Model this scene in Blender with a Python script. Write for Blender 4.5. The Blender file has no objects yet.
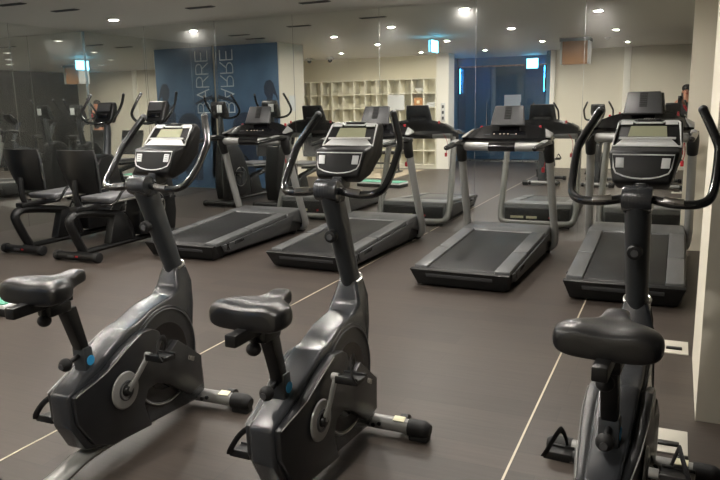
import bpy, bmesh, math, random
from mathutils import Vector, Matrix
random.seed(4)
SC = bpy.context.scene
COL = SC.collection
PI = math.pi

# ------------------------------------------------------------------ camera, world, exposure
CAM_H = 1.52
cd = bpy.data.cameras.new('camera'); cam = bpy.data.objects.new('camera', cd); COL.objects.link(cam)
cd.sensor_width = 36.0; cd.sensor_fit = 'HORIZONTAL'; cd.lens = 698.89 / 720 * 36
cd.clip_start = 0.05; cd.clip_end = 100
Rw = Matrix(((0.91216321, 0.0608882, -0.4052788), (0.4093779, -0.18166144, 0.89409667), (-0.0191836, -0.98147427, -0.19063117)))
m4 = Matrix.Identity(4)
for r in range(3):
    m4[r][0] = Rw[r][0]; m4[r][1] = -Rw[r][1]; m4[r][2] = -Rw[r][2]
m4[2][3] = CAM_H
cam.matrix_world = m4
SC.camera = cam
w = bpy.data.worlds.new('world'); SC.world = w; w.use_nodes = True
w.node_tree.nodes['Background'].inputs[0].default_value = (0.6, 0.62, 0.65, 1)
w.node_tree.nodes['Background'].inputs[1].default_value = 0.05
SC.view_settings.view_transform = 'Standard'; SC.view_settings.look = 'None'
SC.view_settings.exposure = 0.0; SC.view_settings.gamma = 1.0
SC.view_settings.use_curve_mapping = False
LAMP_E = 1450.0            # strength of every ceiling downlight
SC.cycles.max_bounces = 10; SC.cycles.glossy_bounces = 8; SC.cycles.sample_clamp_indirect = 4.0

# ------------------------------------------------------------------ materials
def lin(h):
    c = [int(h[i:i+2], 16) / 255 for i in (0, 2, 4)]
    return tuple((x / 12.92 if x <= .04045 else ((x + .055) / 1.055) ** 2.4) for x in c) + (1,)
M = {}
def mat(name, col, rough=.5, metal=0., bump=0., scale=60., var=0., emit=0., spec=.5, coat=0.):
    m = bpy.data.materials.new(name); m.use_nodes = True
    nt = m.node_tree; b = nt.nodes['Principled BSDF']
    c = lin(col)
    b.inputs['Base Color'].default_value = c; b.inputs['Roughness'].default_value = rough
    b.inputs['Metallic'].default_value = metal; b.inputs['Specular IOR Level'].default_value = spec
    if coat: b.inputs['Coat Weight'].default_value = coat
    if emit:
        b.inputs['Emission Color'].default_value = c; b.inputs['Emission Strength'].default_value = emit
    tc = nt.nodes.new('ShaderNodeTexCoord'); n = nt.nodes.new('ShaderNodeTexNoise')
    n.inputs['Scale'].default_value = scale; n.inputs['Detail'].default_value = 3
    nt.links.new(tc.outputs['Object'], n.inputs['Vector'])
    if bump:
        bp = nt.nodes.new('ShaderNodeBump'); bp.inputs['Strength'].default_value = bump; bp.inputs['Distance'].default_value = .002
        nt.links.new(n.outputs['Fac'], bp.inputs['Height']); nt.links.new(bp.outputs['Normal'], b.inputs['Normal'])
    mr = nt.nodes.new('ShaderNodeMapRange'); mr.inputs['To Min'].default_value = max(0.02, rough - .06); mr.inputs['To Max'].default_value = min(1, rough + .06)
    nt.links.new(n.outputs['Fac'], mr.inputs['Value']); nt.links.new(mr.outputs['Result'], b.inputs['Roughness'])
    if var:
        mx = nt.nodes.new('ShaderNodeMix'); mx.data_type = 'RGBA'
        mx.inputs['A'].default_value = tuple(x * (1 - var) for x in c[:3]) + (1,); mx.inputs['B'].default_value = tuple(min(1, x * (1 + var)) for x in c[:3]) + (1,)
        nt.links.new(n.outputs['Fac'], mx.inputs['Factor']); nt.links.new(mx.outputs['Result'], b.inputs['Base Color'])
    M[name] = m
    return m
mat('shell_dark', '1b1c1e', .34, bump=.25, scale=900)
mat('shell_spine', '2a2c2f', .25, bump=.15, scale=900)
mat('black_plastic', '0b0b0c', .42, spec=.35, bump=.2, scale=700)
mat('gloss_black', '0c0c0e', .16)
mat('console_black', '0a0a0b', .5, spec=.3)
mat('rail_grey', '58595a', .42, metal=.3)
mat('rubber', '101011', .6, spec=.35, bump=.3, scale=400)
mat('pad_grey', '626265', .35, bump=.2, scale=300)
mat('vinyl', '121213', .33, bump=.3, scale=300)
mat('grip', '141516', .2, coat=.3)
mat('post_metal', '34373a', .35, metal=.2)
mat('silver', 'a9a7a2', .33, metal=.9)
mat('chrome', 'd8d8d8', .12, metal=1.)
mat('brushed', '9a9a98', .28, metal=1., var=.1, scale=30)
mat('tread_silver', '868684', .40, metal=.3)
mat('tread_grey', '434445', .5, metal=.2)
mat('tread_black', '0b0b0b', .5, spec=.35, bump=.2, scale=500)
mat('belt', '131314', .42, spec=.35, bump=.5, scale=900, var=.08)
mat('plate_grey', '3a3b3d', .45)
mat('tablet_grey', '2b2c2e', .42)
mat('white_plastic', 'cfd0cf', .4)
mat('lcd', '8f9078', .25)
mat('button', 'c9cbcc', .45)
mat('red', 'a81824', .4)
mat('blue_sticker', '2f8fc4', .45)
mat('paper', 'cfd2d2', .7)
mat('label_paper', 'd9d5b5', .7)
mat('wall_white', 'd8d2c1', .75, bump=.15, scale=90)
mat('wall_cream', 'e6dfc8', .75, bump=.15, scale=90)
mat('column_white', 'd6d0c0', .7, bump=.1, scale=80)
mat('trim_white', 'f3f0e6', .45)
mat('shelf_white', 'e6e2d0', .5)
mat('ceiling_paint', 'b0aea7', .62, bump=.1, scale=50)
mat('dark_glass_wall', '16191b', .12)
mat('recess_wall', '3f7292', .6)
mat('vent_black', '4a4a48', .6)
mat('lamp_ring', 'cfcfcb', .4)
mat('wood_panel', '9a6b3d', .5, var=.18, scale=12)
mat('mat_green', '4f8f78', .8, bump=.4, scale=300)
mat('mat_beige', '9d917d', .7, var=.06, scale=40)
mat('brass_strip', 'bdb39f', .35, metal=.2)
mat('plate_light', 'bdb9ad', .5)
mat('skin', 'c98f74', .5)
mat('hair', '17110f', .45)
mat('shirt_red', 'c2182c', .8)
mat('shirt_dark', '1c1c20', .85)
mat('disc_silver', '8c8c8a', .33, metal=.35, var=.06, scale=25)
mat('trouser', '1a1c22', .85)
mat('phone_black', '101012', .2)
mat('mural_dark', '0f2034', .6)
mat('mural_mid', '12273f', .6)
mat('letter_white', 'd4dde4', .6)
mat('mirror_joint', 'b9bcba', .25, metal=1.)
mat('lamp_glow', 'fff8ee', .5, emit=LAMP_E)
mat('exit_glow', '6fd6ff', .5, emit=9.)
mat('cove_glow', '2aa4ff', .5, emit=60.)
mat('led', 'ffe9d0', .5, emit=.8)
mat('led_red', 'ff3020', .5, emit=3.)

def mirror_mat():
    m = bpy.data.materials.new('mirror'); m.use_nodes = True; nt = m.node_tree
    nt.nodes.remove(nt.nodes['Principled BSDF'])
    a = nt.nodes.new('ShaderNodeBsdfGlossy'); a.inputs['Roughness'].default_value = 0.003; a.inputs['Color'].default_value = (.86, .875, .85, 1)
    b = nt.nodes.new('ShaderNodeBsdfGlossy'); b.inputs['Roughness'].default_value = 0.22; b.inputs['Color'].default_value = (.86, .875, .85, 1)
    mx = nt.nodes.new('ShaderNodeMixShader')
    tc = nt.nodes.new('ShaderNodeTexCoord'); mp = nt.nodes.new('ShaderNodeMapping'); mp.inputs['Scale'].default_value = (9, 9, .7)
    n = nt.nodes.new('ShaderNodeTexNoise'); n.inputs['Scale'].default_value = 2; n.inputs['Detail'].default_value = 4
    mr = nt.nodes.new('ShaderNodeMapRange'); mr.inputs['To Min'].default_value = .015; mr.inputs['To Max'].default_value = .10
    nt.links.new(tc.outputs['Object'], mp.inputs['Vector']); nt.links.new(mp.outputs['Vector'], n.inputs['Vector']); nt.links.new(n.outputs['Fac'], mr.inputs['Value'])
    nt.links.new(mr.outputs['Result'], mx.inputs['Fac']); nt.links.new(a.outputs[0], mx.inputs[1]); nt.links.new(b.outputs[0], mx.inputs[2])
    nt.links.new(mx.outputs[0], nt.nodes['Material Output'].inputs['Surface'])
    M['mirror'] = m
mirror_mat()
def floor_mat():
    m = bpy.data.materials.new('floor_vinyl'); m.use_nodes = True; nt = m.node_tree; b = nt.nodes['Principled BSDF']
    tc = nt.nodes.new('ShaderNodeTexCoord'); br = nt.nodes.new('ShaderNodeTexBrick')
    br.inputs['Scale'].default_value = 1.0; br.inputs['Brick Width'].default_value = 1.22; br.inputs['Row Height'].default_value = .18
    br.inputs['Mortar Size'].default_value = .0012; br.offset = .37
    br.inputs['Color1'].default_value = lin('403934'); br.inputs['Color2'].default_value = lin('38322e'); br.inputs['Mortar'].default_value = lin('2e2a28')
    nt.links.new(tc.outputs['Object'], br.inputs['Vector'])
    mp = nt.nodes.new('ShaderNodeMapping'); mp.inputs['Scale'].default_value = (2.2, 34, 1); n = nt.nodes.new('ShaderNodeTexNoise'); n.inputs['Scale'].default_value = 1.6; n.inputs['Detail'].default_value = 6
    nt.links.new(tc.outputs['Object'], mp.inputs['Vector']); nt.links.new(mp.outputs['Vector'], n.inputs['Vector'])
    mr = nt.nodes.new('ShaderNodeMapRange'); mr.inputs['To Min'].default_value = .72; mr.inputs['To Max'].default_value = 1.28
    nt.links.new(n.outputs['Fac'], mr.inputs['Value'])
    mx = nt.nodes.new('ShaderNodeMix'); mx.data_type = 'RGBA'; mx.blend_type = 'MULTIPLY'; mx.inputs['Factor'].default_value = 1
    nt.links.new(br.outputs['Color'], mx.inputs['A']); nt.links.new(mr.outputs['Result'], mx.inputs['B'])
    nt.links.new(mx.outputs['Result'], b.inputs['Base Color'])
    b.inputs['Roughness'].default_value = .44; b.inputs['Specular IOR Level'].default_value = .32
    bp = nt.nodes.new('ShaderNodeBump'); bp.inputs['Strength'].default_value = .12; bp.inputs['Distance'].default_value = .002
    nt.links.new(n.outputs['Fac'], bp.inputs['Height']); nt.links.new(bp.outputs['Normal'], b.inputs['Normal'])
    M['floor_vinyl'] = m
floor_mat()
def mural_mat():
    m = bpy.data.materials.new('mural_print'); m.use_nodes = True; nt = m.node_tree; b = nt.nodes['Principled BSDF']
    tc = nt.nodes.new('ShaderNodeTexCoord'); n = nt.nodes.new('ShaderNodeTexNoise'); n.inputs['Scale'].default_value = 1.1; n.inputs['Detail'].default_value = 3
    nt.links.new(tc.outputs['Object'], n.inputs['Vector'])
    cr = nt.nodes.new('ShaderNodeValToRGB'); cr.color_ramp.elements[0].position = .3; cr.color_ramp.elements[0].color = lin('2a4666'); cr.color_ramp.elements[1].position = .7; cr.color_ramp.elements[1].color = lin('557899')
    nt.links.new(n.outputs['Fac'], cr.inputs['Fac']); nt.links.new(cr.outputs['Color'], b.inputs['Base Color'])
    b.inputs['Roughness'].default_value = .6
    M['mural_print'] = m
mural_mat()
def glass_mat():
    m = bpy.data.materials.new('tinted_glass'); m.use_nodes = True; nt = m.node_tree
    nt.nodes.remove(nt.nodes['Principled BSDF'])
    t = nt.nodes.new('ShaderNodeBsdfTransparent'); t.inputs['Color'].default_value = (.78, .90, .96, 1)
    g = nt.nodes.new('ShaderNodeBsdfGlossy'); g.inputs['Roughness'].default_value = .03; g.inputs['Color'].default_value = (.8, .9, 1, 1)
    f = nt.nodes.new('ShaderNodeFresnel'); f.inputs['IOR'].default_value = 1.7
    mx = nt.nodes.new('ShaderNodeMixShader')
    nt.links.new(f.outputs[0], mx.inputs['Fac']); nt.links.new(t.outputs[0], mx.inputs[1]); nt.links.new(g.outputs[0], mx.inputs[2])
    nt.links.new(mx.outputs[0], nt.nodes['Material Output'].inputs['Surface'])
    M['tinted_glass'] = m
glass_mat()

# ------------------------------------------------------------------ mesh helpers
class MB:
    def __init__(s): s.bm = bmesh.new()
    def _add(s, verts, faces, bevel=0, seg=2):
        t = bmesh.new(); vs = [t.verts.new(v) for v in verts]
        for f in faces:
            try: t.faces.new([vs[i] for i in f])
            except ValueError: pass
        bmesh.ops.recalc_face_normals(t, faces=t.faces[:])
        if bevel:
            es = [e for e in t.edges if len(e.link_faces) == 2 and e.calc_face_angle(0) > .35]
            bmesh.ops.bevel(t, geom=es, offset=bevel, segments=seg, affect='EDGES', profile=.5, clamp_overlap=True)
        me = bpy.data.meshes.new('tmp'); t.to_mesh(me); t.free(); s.bm.from_mesh(me); bpy.data.meshes.remove(me)
        return s
    def hexa(s, b4, t4, bevel=0, seg=2):
        v = list(b4) + list(t4)
        return s._add(v, [(3, 2, 1, 0), (4, 5, 6, 7), (0, 1, 5, 4), (1, 2, 6, 5), (2, 3, 7, 6), (3, 0, 4, 7)], bevel, seg)
    def box(s, c, d, bevel=0, rot=None, seg=2):
        x, y, z = d[0] / 2, d[1] / 2, d[2] / 2
        P = [Vector(p) for p in ((-x, -y, -z), (x, -y, -z), (x, y, -z), (-x, y, -z), (-x, -y, z), (x, -y, z), (x, y, z), (-x, y, z))]
        if rot: P = [rot @ p for p in P]
        P = [p + Vector(c) for p in P]
        return s.hexa(P[:4], P[4:], bevel, seg)
    def prism(s, pts, hw, xo=0., bevel=0, seg=2):
        """profile in (y, z), extruded along x by +-hw (number or function of (y, z)) about xo"""
        n = len(pts); h = hw if callable(hw) else (lambda y, z: hw)
        v = [(xo - h(y, z), y, z) for y, z in pts] + [(xo + h(y, z), y, z) for y, z in pts]
        f = [tuple(range(n)), tuple(range(2 * n - 1, n - 1, -1))] + [(i, (i + 1) % n, n + (i + 1) % n, n + i) for i in range(n)]
        return s._add(v, f, bevel, seg)
    def loft(s, rings, cap=True, closed=False):
        n = len(rings[0]); v = [p for r in rings for p in r]; f = []
        k = len(rings)
        for i in range(k if closed else k - 1):
            for j in range(n):
                a, b = i * n + j, i * n + (j + 1) % n
                c, d = ((i + 1) % k) * n + (j + 1) % n, ((i + 1) % k) * n + j
                f.append((a, b, c, d))
        if cap and not closed: f += [tuple(range(n)), tuple(range((k - 1) * n, k * n))]
        return s._add(v, f)
    def tube(s, pts, r, seg=10, smooth=4, flat=None, closed=False):
        """swept round tube; r a number or one per point; flat=(rx, ry) cross-section factors"""
        P = [Vector(p) for p in pts]; R = [r] * len(P) if not isinstance(r, (list, tuple)) else list(r)
        if smooth > 1 and len(P) > 2:
            Q, S = [], []
            N = len(P); rng = N if closed else N - 1
            for i in range(rng):
                g = (lambda k: P[k % N]) if closed else (lambda k: P[max(0, min(N - 1, k))])
                p0, p1, p2, p3 = g(i - 1), g(i), g(i + 1), g(i + 2)
                for k in range(smooth):
                    t = k / smooth
                    Q.append(.5 * ((2 * p1) + (p2 - p0) * t + (2 * p0 - 5 * p1 + 4 * p2 - p3) * t * t + (3 * p1 - p0 - 3 * p2 + p3) * t ** 3))
                    S.append(R[i] * (1 - t) + R[(i + 1) % N] * t)
            if not closed: Q.append(P[-1]); S.append(R[-1])
            P, R = Q, S
        rings = []; up = None; N = len(P)
        for i, p in enumerate(P):
            if closed: t = P[(i + 1) % N] - P[i - 1]
            else: t = P[min(N - 1, i + 1)] - P[max(0, i - 1)]
            t.normalize()
            if up is None:
                up = Vector((0, 0, 1)) if abs(t.z) < .9 else Vector((0, 1, 0))
            a = t.cross(up)
            if a.length < 1e-5: a = t.cross(Vector((1, 0, 0)))
            a.normalize(); b = a.cross(t).normalized(); up = b
            fx, fy = flat or (1, 1)
            rings.append([p + a * math.cos(2 * PI * k / seg) * R[i] * fx + b * math.sin(2 * PI * k / seg) * R[i] * fy for k in range(seg)])
        return s.loft(rings, closed=closed)
    def cyl(s, p0, p1, r0, r1=None, seg=20, bevel=0):
        r1 = r0 if r1 is None else r1
        p0, p1 = Vector(p0), Vector(p1); t = (p1 - p0).normalized()
        up = Vector((0, 0, 1)) if abs(t.z) < .9 else Vector((0, 1, 0))
        a = t.cross(up).normalized(); b = a.cross(t)
        rg = lambda p, r: [p + (a * math.cos(2 * PI * k / seg) + b * math.sin(2 * PI * k / seg)) * r for k in range(seg)]
        v = rg(p0, r0) + rg(p1, r1); n = seg
        f = [tuple(range(n)), tuple(range(2 * n - 1, n - 1, -1))] + [(i, (i + 1) % n, n + (i + 1) % n, n + i) for i in range(n)]
        return s._add(v, f, bevel)
    def ball(s, c, r, seg=16, rot=None):
        r = (r, r, r) if not isinstance(r, (tuple, list)) else r
        m = Matrix.Translation(Vector(c)) @ (rot.to_4x4() if rot else Matrix.Identity(4)) @ Matrix.Diagonal((r[0], r[1], r[2], 1))
        bmesh.ops.create_uvsphere(s.bm, u_segments=seg, v_segments=max(6, seg // 2 + 2), radius=1, matrix=m)
        return s
    def torus(s, c, axis, R, r, seg=32, rs=8, arc=(0, 2 * PI)):
        axis = Vector(axis).normalized(); up = Vector((0, 0, 1)) if abs(axis.z) < .9 else Vector((0, 1, 0))
        a = axis.cross(up).normalized(); b = a.cross(axis); full = abs(arc[1] - arc[0]) > 2 * PI - .01
        n = seg if full else seg + 1
        pts = [Vector(c) + (a * math.cos(arc[0] + (arc[1] - arc[0]) * k / seg) + b * math.sin(arc[0] + (arc[1] - arc[0]) * k / seg)) * R for k in range(n)]
        return s.tube(pts, r, rs, 1, closed=full)
    def build(s, name, material, parent=None, loc=None, sub=0, sharp=35):
        me = bpy.data.meshes.new(name); bmesh.ops.remove_doubles(s.bm, verts=s.bm.verts[:], dist=1e-5); s.bm.to_mesh(me); s.bm.free()
        for p in me.polygons: p.use_smooth = True
        me.set_sharp_from_angle(angle=math.radians(sharp))
        me.materials.append(M[material] if isinstance(material, str) else material)
        o = bpy.data.objects.new(name, me); COL.objects.link(o)
        if parent: o.parent = parent
        if loc: o.location = loc
        if sub:
            md = o.modifiers.new('sub', 'SUBSURF'); md.levels = sub; md.render_levels = sub
        return o
def thing(name, label, cat, loc=(0, 0, 0), rz=0, group=None):
    o = bpy.data.objects.new(name, None); COL.objects.link(o); o.empty_display_size = .1
    o.location = loc; o.rotation_euler = (0, 0, rz)
    return tag(o, label, cat, group)
def tag(o, label, cat, group=None):
    o['label'] = label; o['category'] = cat
    if group: o['group'] = group
    return o
def struct(o): o['kind'] = 'structure'; return o
def dup(root, loc, rz, label, group=None):
    r = root.copy(); COL.objects.link(r); r.location = loc; r.rotation_euler = (0, 0, rz); r['label'] = label
    if group: r['group'] = group
    for ch in list(root.children):
        c = ch.copy(); COL.objects.link(c); c.parent = r
        for g in ch.children:
            d = g.copy(); COL.objects.link(d); d.parent = c
    return r
def text_mesh(name, s, size, material, matrix, parent, depth=.0008, bold=0.):
    cu = bpy.data.curves.new(name, 'FONT'); cu.body = s; cu.size = size; cu.align_x = 'CENTER'; cu.align_y = 'CENTER'; cu.extrude = depth; cu.offset = bold
    tmp = bpy.data.objects.new(name, cu); COL.objects.link(tmp)
    me = bpy.data.meshes.new_from_object(tmp.evaluated_get(bpy.context.evaluated_depsgraph_get()))
    bpy.data.objects.remove(tmp); bpy.data.curves.remove(cu)
    me.transform(matrix); me.materials.clear(); me.materials.append(M[material]); me.name = name
    o = bpy.data.objects.new(name, me); COL.objects.link(o); o.parent = parent
    return o

# ------------------------------------------------------------------ the room (mirror wall at y = MY, side mirror at x = LX)
MY, LX, CH = 7.85, -7.85, 2.62
RX, BY = 1.2, -.8
def slab(name, c, d, m): return struct(MB().box(c, d).build(name, m))
slab('floor', (-3.6, 2.6, -.05), (10.6, 11.4, .1), 'floor_vinyl')
slab('ceiling', (-3.6, 2.6, CH + .05), (10.6, 11.4, .1), 'ceiling_paint')
# mirror wall in front of the machines: a mirror from the side mirror to the right column
slab('wall_front', ((LX + .08) / 2, MY + .03, CH / 2), (.08 - LX, .06, CH), 'mirror')
slab('wall_left', (LX - .03, (4.75 + MY) / 2, CH / 2), (.06, MY - 4.75, CH), 'mirror')
n = 0
for x in (-6.74, -5.58, -4.42, -3.26, -2.10, -.94):
    n += 1
    struct(MB().box((x, MY - .001, CH / 2), (.004, .003, CH)).build('trim_%d' % n, 'mirror_joint'))
for y in (6.6, 5.4):
    n += 1
    struct(MB().box((LX + .001, y, CH / 2), (.003, .004, CH)).build('trim_%d' % n, 'mirror_joint'))
struct(MB().box((LX + .006, MY - .006, CH / 2), (.012, .012, CH)).build('trim_9', 'mirror_joint'))
# right-hand side: far column beside the mirror, near column, side wall
slab('column_right_far', ((.08 + RX) / 2, MY - .05, CH / 2), (RX - .08, .22, CH), 'column_white')
slab('wall_right', (RX + .05, (3.5 + MY) / 2, CH / 2), (.1, MY - 3.5, CH), 'wall_white')
slab('wall_right_dark', (RX + .05, (3.5 + BY) / 2, CH / 2), (.1, 3.5 - BY, CH), 'dark_glass_wall')
slab('column_right_near', ((.16 + RX) / 2, 3.95, CH / 2), (RX - .16, .9, CH), 'column_white')
# wall behind the camera: white panelled wall, glazed recess, shelf wall, mural block
slab('wall_back', ((-2.68 + RX) / 2, BY - .05, CH / 2), (RX + 2.68, .1, CH), 'wall_white')
struct(MB().box((-1.075, BY + .02, CH / 2), (.14, .08, CH), .004).build('trim_10', 'trim_white'))
struct(MB().box((-2.64, BY - .02, CH / 2), (.10, .14, CH), .004).build('trim_11', 'trim_white'))
GY = -2.25
slab('wall_recess_right', (-2.73, (GY - .8 + BY) / 2, CH / 2), (.1, BY - GY + .8, CH), 'recess_wall')
slab('wall_recess_left', (-5.34, (GY - .8 - .4) / 2, CH / 2), (.1, -.4 - GY + .8, CH), 'recess_wall')
slab('wall_recess_back', (-4.0, GY - .85, CH / 2), (2.7, .1, CH), 'recess_wall')
slab('column_back', (-4.965, -.2, CH / 2), (.29, .44, CH), 'trim_white')
slab('wall_back_shelf', (-6.97, -.41, CH / 2), (3.72, .1, CH), 'wall_cream')
slab('wall_left_shelf', (-8.83, 1.75, CH / 2), (.1, 4.3, CH), 'wall_cream')
slab('wall_mural', ((-8.78 - 6.47) / 2, (3.84 + 4.73) / 2, CH / 2), (8.78 - 6.47, .89, CH), 'column_white')
# floor strips
for i, x in enumerate((-2.65, -.568)):
    struct(MB().box((x, 2.9, .001), (.009, 9.8, .003)).build('trim_%d' % (12 + i), 'brass_strip'))

# glazed doors of the recess
for i, (x0, x1) in enumerate(((-5.25, -4.42), (-4.40, -3.56), (-3.54, -2.78))):
    d = struct(MB().box(((x0 + x1) / 2, GY, 1.2), (x1 - x0 - .012, .012, 2.36)).build('door_%d' % (i + 1), 'tinted_glass'))
    f = MB()
    for z in (.02, 2.40): f.box(((x0 + x1) / 2, GY, z), (x1 - x0 - .012, .03, .04))
    f.build('door_rail', 'brushed', d)
    h = MB().cyl((x1 - .07, GY + .05, .9), (x1 - .07, GY + .05, 1.5), .012).box((x1 - .07, GY + .025, 1.0), (.015, .05, .015)).box((x1 - .07, GY + .025, 1.4), (.015, .05, .015))
    h.build('door_handle', 'chrome', d)
slab('wall_recess_lintel', (-4.0, GY, 2.52), (2.5, .08, .2), 'recess_wall')
# thin blue cove lamps on both sides of the recess
for nm, x, lb in (('wall_light', -5.2, 'thin blue wall light on the shelf side of the glazed recess'), ('wall_light', -3.02, 'thin blue wall light on the white wall side of the glazed recess')):
    t = thing(nm, lb, 'light', (x, GY + .12, 1.75), 0, 'blue recess lights')
    MB().box((0, 0, .3), (.05, .06, .66), .004).build('housing', 'black_plastic', t)
    MB().box((.028 if x < -4 else -.028, 0, .3), (.012, .035, .6), .003).build('diffuser', 'cove_glow', t)

# ------------------------------------------------------------------ ceiling lamps, vents, exit signs, ceiling box, cameras
def downlight(x, y, lb):
    t = thing('ceiling_downlight', lb, 'light', (x, y, CH), 0, 'round ceiling downlights')
    MB().torus((0, 0, -.004), (0, 0, 1), .066, .010, 24, 6).build('trim_ring', 'lamp_ring', t)
    MB().cyl((0, 0, -.0005), (0, 0, -.006), .060, seg=24).build('lens', 'lamp_glow', t)
    return t
grid = [(-1.0, 6.1), (-1.0, 3.4), (-1.0, .7), (-2.42, 7.2), (-2.42, 4.6), (-2.42, 1.9), (-3.9, 5.85), (-3.9, 3.12), (-3.9, .35), (-5.25, 5.0), (-5.25, 3.15), (-5.25, .65), (-6.52, 7.05), (-6.8, 1.5)]
lbl = ['round downlight in the ceiling above the second treadmill from the right column', 'round downlight in the ceiling between the front bikes and the treadmill near the right column',
 'round downlight in the ceiling just before the white back wall', 'round downlight in the ceiling close to the mirror, above the third treadmill from left',
 'round downlight in the ceiling behind the third treadmill from the left', 'round downlight in the ceiling over the middle exercise bike', 'round downlight in the ceiling between the second and third treadmills',
 'round downlight in the ceiling beside the hanging exit sign', 'round downlight in the ceiling before the glazed recess', 'round downlight in the ceiling behind the leftmost treadmill', 'round downlight in the ceiling before the beige mat',
 'round downlight in the ceiling before the right end of the cubby shelf', 'round downlight in the ceiling above the recumbent bikes, bright near the corner mirror', 'round downlight in the ceiling before the left part of the cubby shelf']
for (x, y), lb in zip(grid, lbl): downlight(x, y, lb)
for (x, y), lb in zip(((-6.45, 5.5), (-6.35, 6.12), (-4.95, 6.72), (-3.68, 7.05)), ('dark slot air vent in the ceiling nearest the left edge', 'dark slot air vent in the ceiling before the bright corner downlight', 'dark slot air vent in the ceiling above the leftmost treadmill', 'dark slot air vent in the ceiling above the second treadmill from left')):
    t = thing('ceiling_vent', lb, 'vent', (x, y, CH), 0, 'slot vents in the ceiling')
    MB().box((0, 0, -.004), (.36, .08, .008), .002).build('frame', 'vent_black', t)
    v = MB()
    for k in range(3): v.box((0, -.022 + .022 * k, -.010), (.33, .005, .006))
    v.build('slat', 'plate_grey', t)
t = thing('exit_sign', 'cyan lit exit sign hanging from the ceiling edge-on before the mirror wall', 'exit sign', (-3.87, 3.98, 2.36), 0, 'lit cyan exit signs')
MB().box((0, 0, .10), (.03, .38, .21), .005).build('housing', 'lamp_ring', t)
for s in (-1, 1): MB().box((s * .020, 0, .10), (.006, .36, .19), .001).build('lit_face', 'exit_glow', t)
for s in (-1, 1): MB().cyl((0, s * .12, .2), (0, s * .12, CH - 2.36), .005, seg=8).build('rod', 'chrome', t)
t = thing('exit_sign', 'cyan lit exit sign seen above the glazed doors of the recess', 'exit sign', (-3.36, GY + .06, 2.30), 0, 'lit cyan exit signs')
MB().box((0, 0, .125), (.29, .03, .25), .005).build('housing', 'lamp_ring', t)
MB().box((0, .018, .125), (.27, .006, .23), .001).build('lit_face', 'exit_glow', t)
t = thing('ceiling_box', 'brown fronted box with white sides fixed under the ceiling', 'box', (-1.78, 2.1, 2.16), 0)
MB().box((0, 0, .2), (.44, .3, .40), .004).build('brown_panel', 'wood_panel', t)
for s in (-1, 1): MB().box((s * .24, .01, .2), (.03, .34, .40), .004).build('side_panel', 'lamp_ring', t)
MB().box((0, .005, .43), (.54, .36, .06), .003).build('top_frame', 'vent_black', t)
for x, lb in ((-7.55, 'small dome security camera under the ceiling, further from the mural wall'), (-8.1, 'small dome security camera under the ceiling, nearer the mural wall')):
    t = thing('security_camera', lb, 'camera', (x, .55, CH), 0, 'dome cameras before the shelf wall')
    MB().cyl((0, 0, 0), (0, 0, -.06), .075, .07, bevel=.004).build('mount', 'white_plastic', t)
    MB().ball((0, 0, -.065), (.055, .055, .06)).build('dome', 'gloss_black', t)
t = thing('smoke_detector', 'small white smoke detector on the ceiling beside the hung brown box', 'detector', (-1.25, 2.0, CH))
MB().cyl((0, 0, 0), (0, 0, -.03), .06, .05, bevel=.004).build('base', 'white_plastic', t)
MB().cyl((0, 0, -.028), (0, 0, -.05), .03, .022).build('sensor_head', 'white_plastic', t)

# ------------------------------------------------------------------ mural with lettering and dancer silhouettes
mu = thing('wall_mural_poster', 'dark blue wall mural with white rotated lettering and dancer silhouettes', 'poster', (-7.16, 4.732, 0))
MB().box((0, .003, CH / 2), (1.34, .006, CH - .01)).build('print', 'mural_print', mu)
# letters read upward; tops towards +x (viewer looks along -y)
Rt = Matrix(((0, 1, 0), (0, 0, 1), (1, 0, 0))).to_4x4()      # text x -> +z, text y -> +x, depth -> +y
def stroke(pts, wd=.019):
    # thin outline strokes in poster plane; pts in text coords (x along word, y up)
    m = MB()
    for a, b in zip(pts[:-1], pts[1:]):
        a, b = Vector((a[0], a[1], 0)), Vector((b[0], b[1], 0)); d = (b - a); L = d.length
        if L < 1e-6: continue
        d.normalize(); nrm = Vector((-d.y, d.x, 0)) * wd / 2; a2 = a - d * wd / 2; b2 = b + d * wd / 2
        q = [a2 - nrm, b2 - nrm, b2 + nrm, a2 + nrm]
        lo = [(p.y + off[0], .006, p.x + off[1]) for p in q]; hi = [(p.y + off[0], .009, p.x + off[1]) for p in q]
        m.hexa(lo, hi)
    return m
def arc(cx, cy, rx, ry, a0, a1, k=8): return [(cx + rx * math.cos(a0 + (a1 - a0) * i / k), cy + ry * math.sin(a0 + (a1 - a0) * i / k)) for i in range(k + 1)]
LH, LW = .27, .19
glyph = {'B': [[(0, 0), (0, LH), (.1, LH)] + arc(.10, LH * .77, .07, LH * .23, PI / 2, -PI / 2) + [(0, LH * .54)], [(.1, LH * .54)] + arc(.11, LH * .27, .08, LH * .27, PI / 2, -PI / 2) + [(0, 0)]],
 'A': [[(0, 0), (LW / 2, LH), (LW, 0)], [(.03, LH * .3), (LW - .03, LH * .3)]],
 'R': [[(0, 0), (0, LH), (.1, LH)] + arc(.10, LH * .75, .08, LH * .25, PI / 2, -PI / 2) + [(0, LH * .5)], [(.09, LH * .5), (LW, 0)]],
 'E': [[(LW * .9, LH), (0, LH), (0, 0), (LW * .9, 0)], [(0, LH * .52), (LW * .75, LH * .52)]]}
for i, ch in enumerate('BARRE'):
    off = (-.55, 1.42 + i * .235)
    g = MB()
    for st in glyph[ch]:
        q = stroke(st); me = bpy.data.meshes.new('t'); q.bm.to_mesh(me); q.bm.free(); g.bm.from_mesh(me); bpy.data.meshes.remove(me)
    g.build('letter', 'letter_white', mu)
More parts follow.
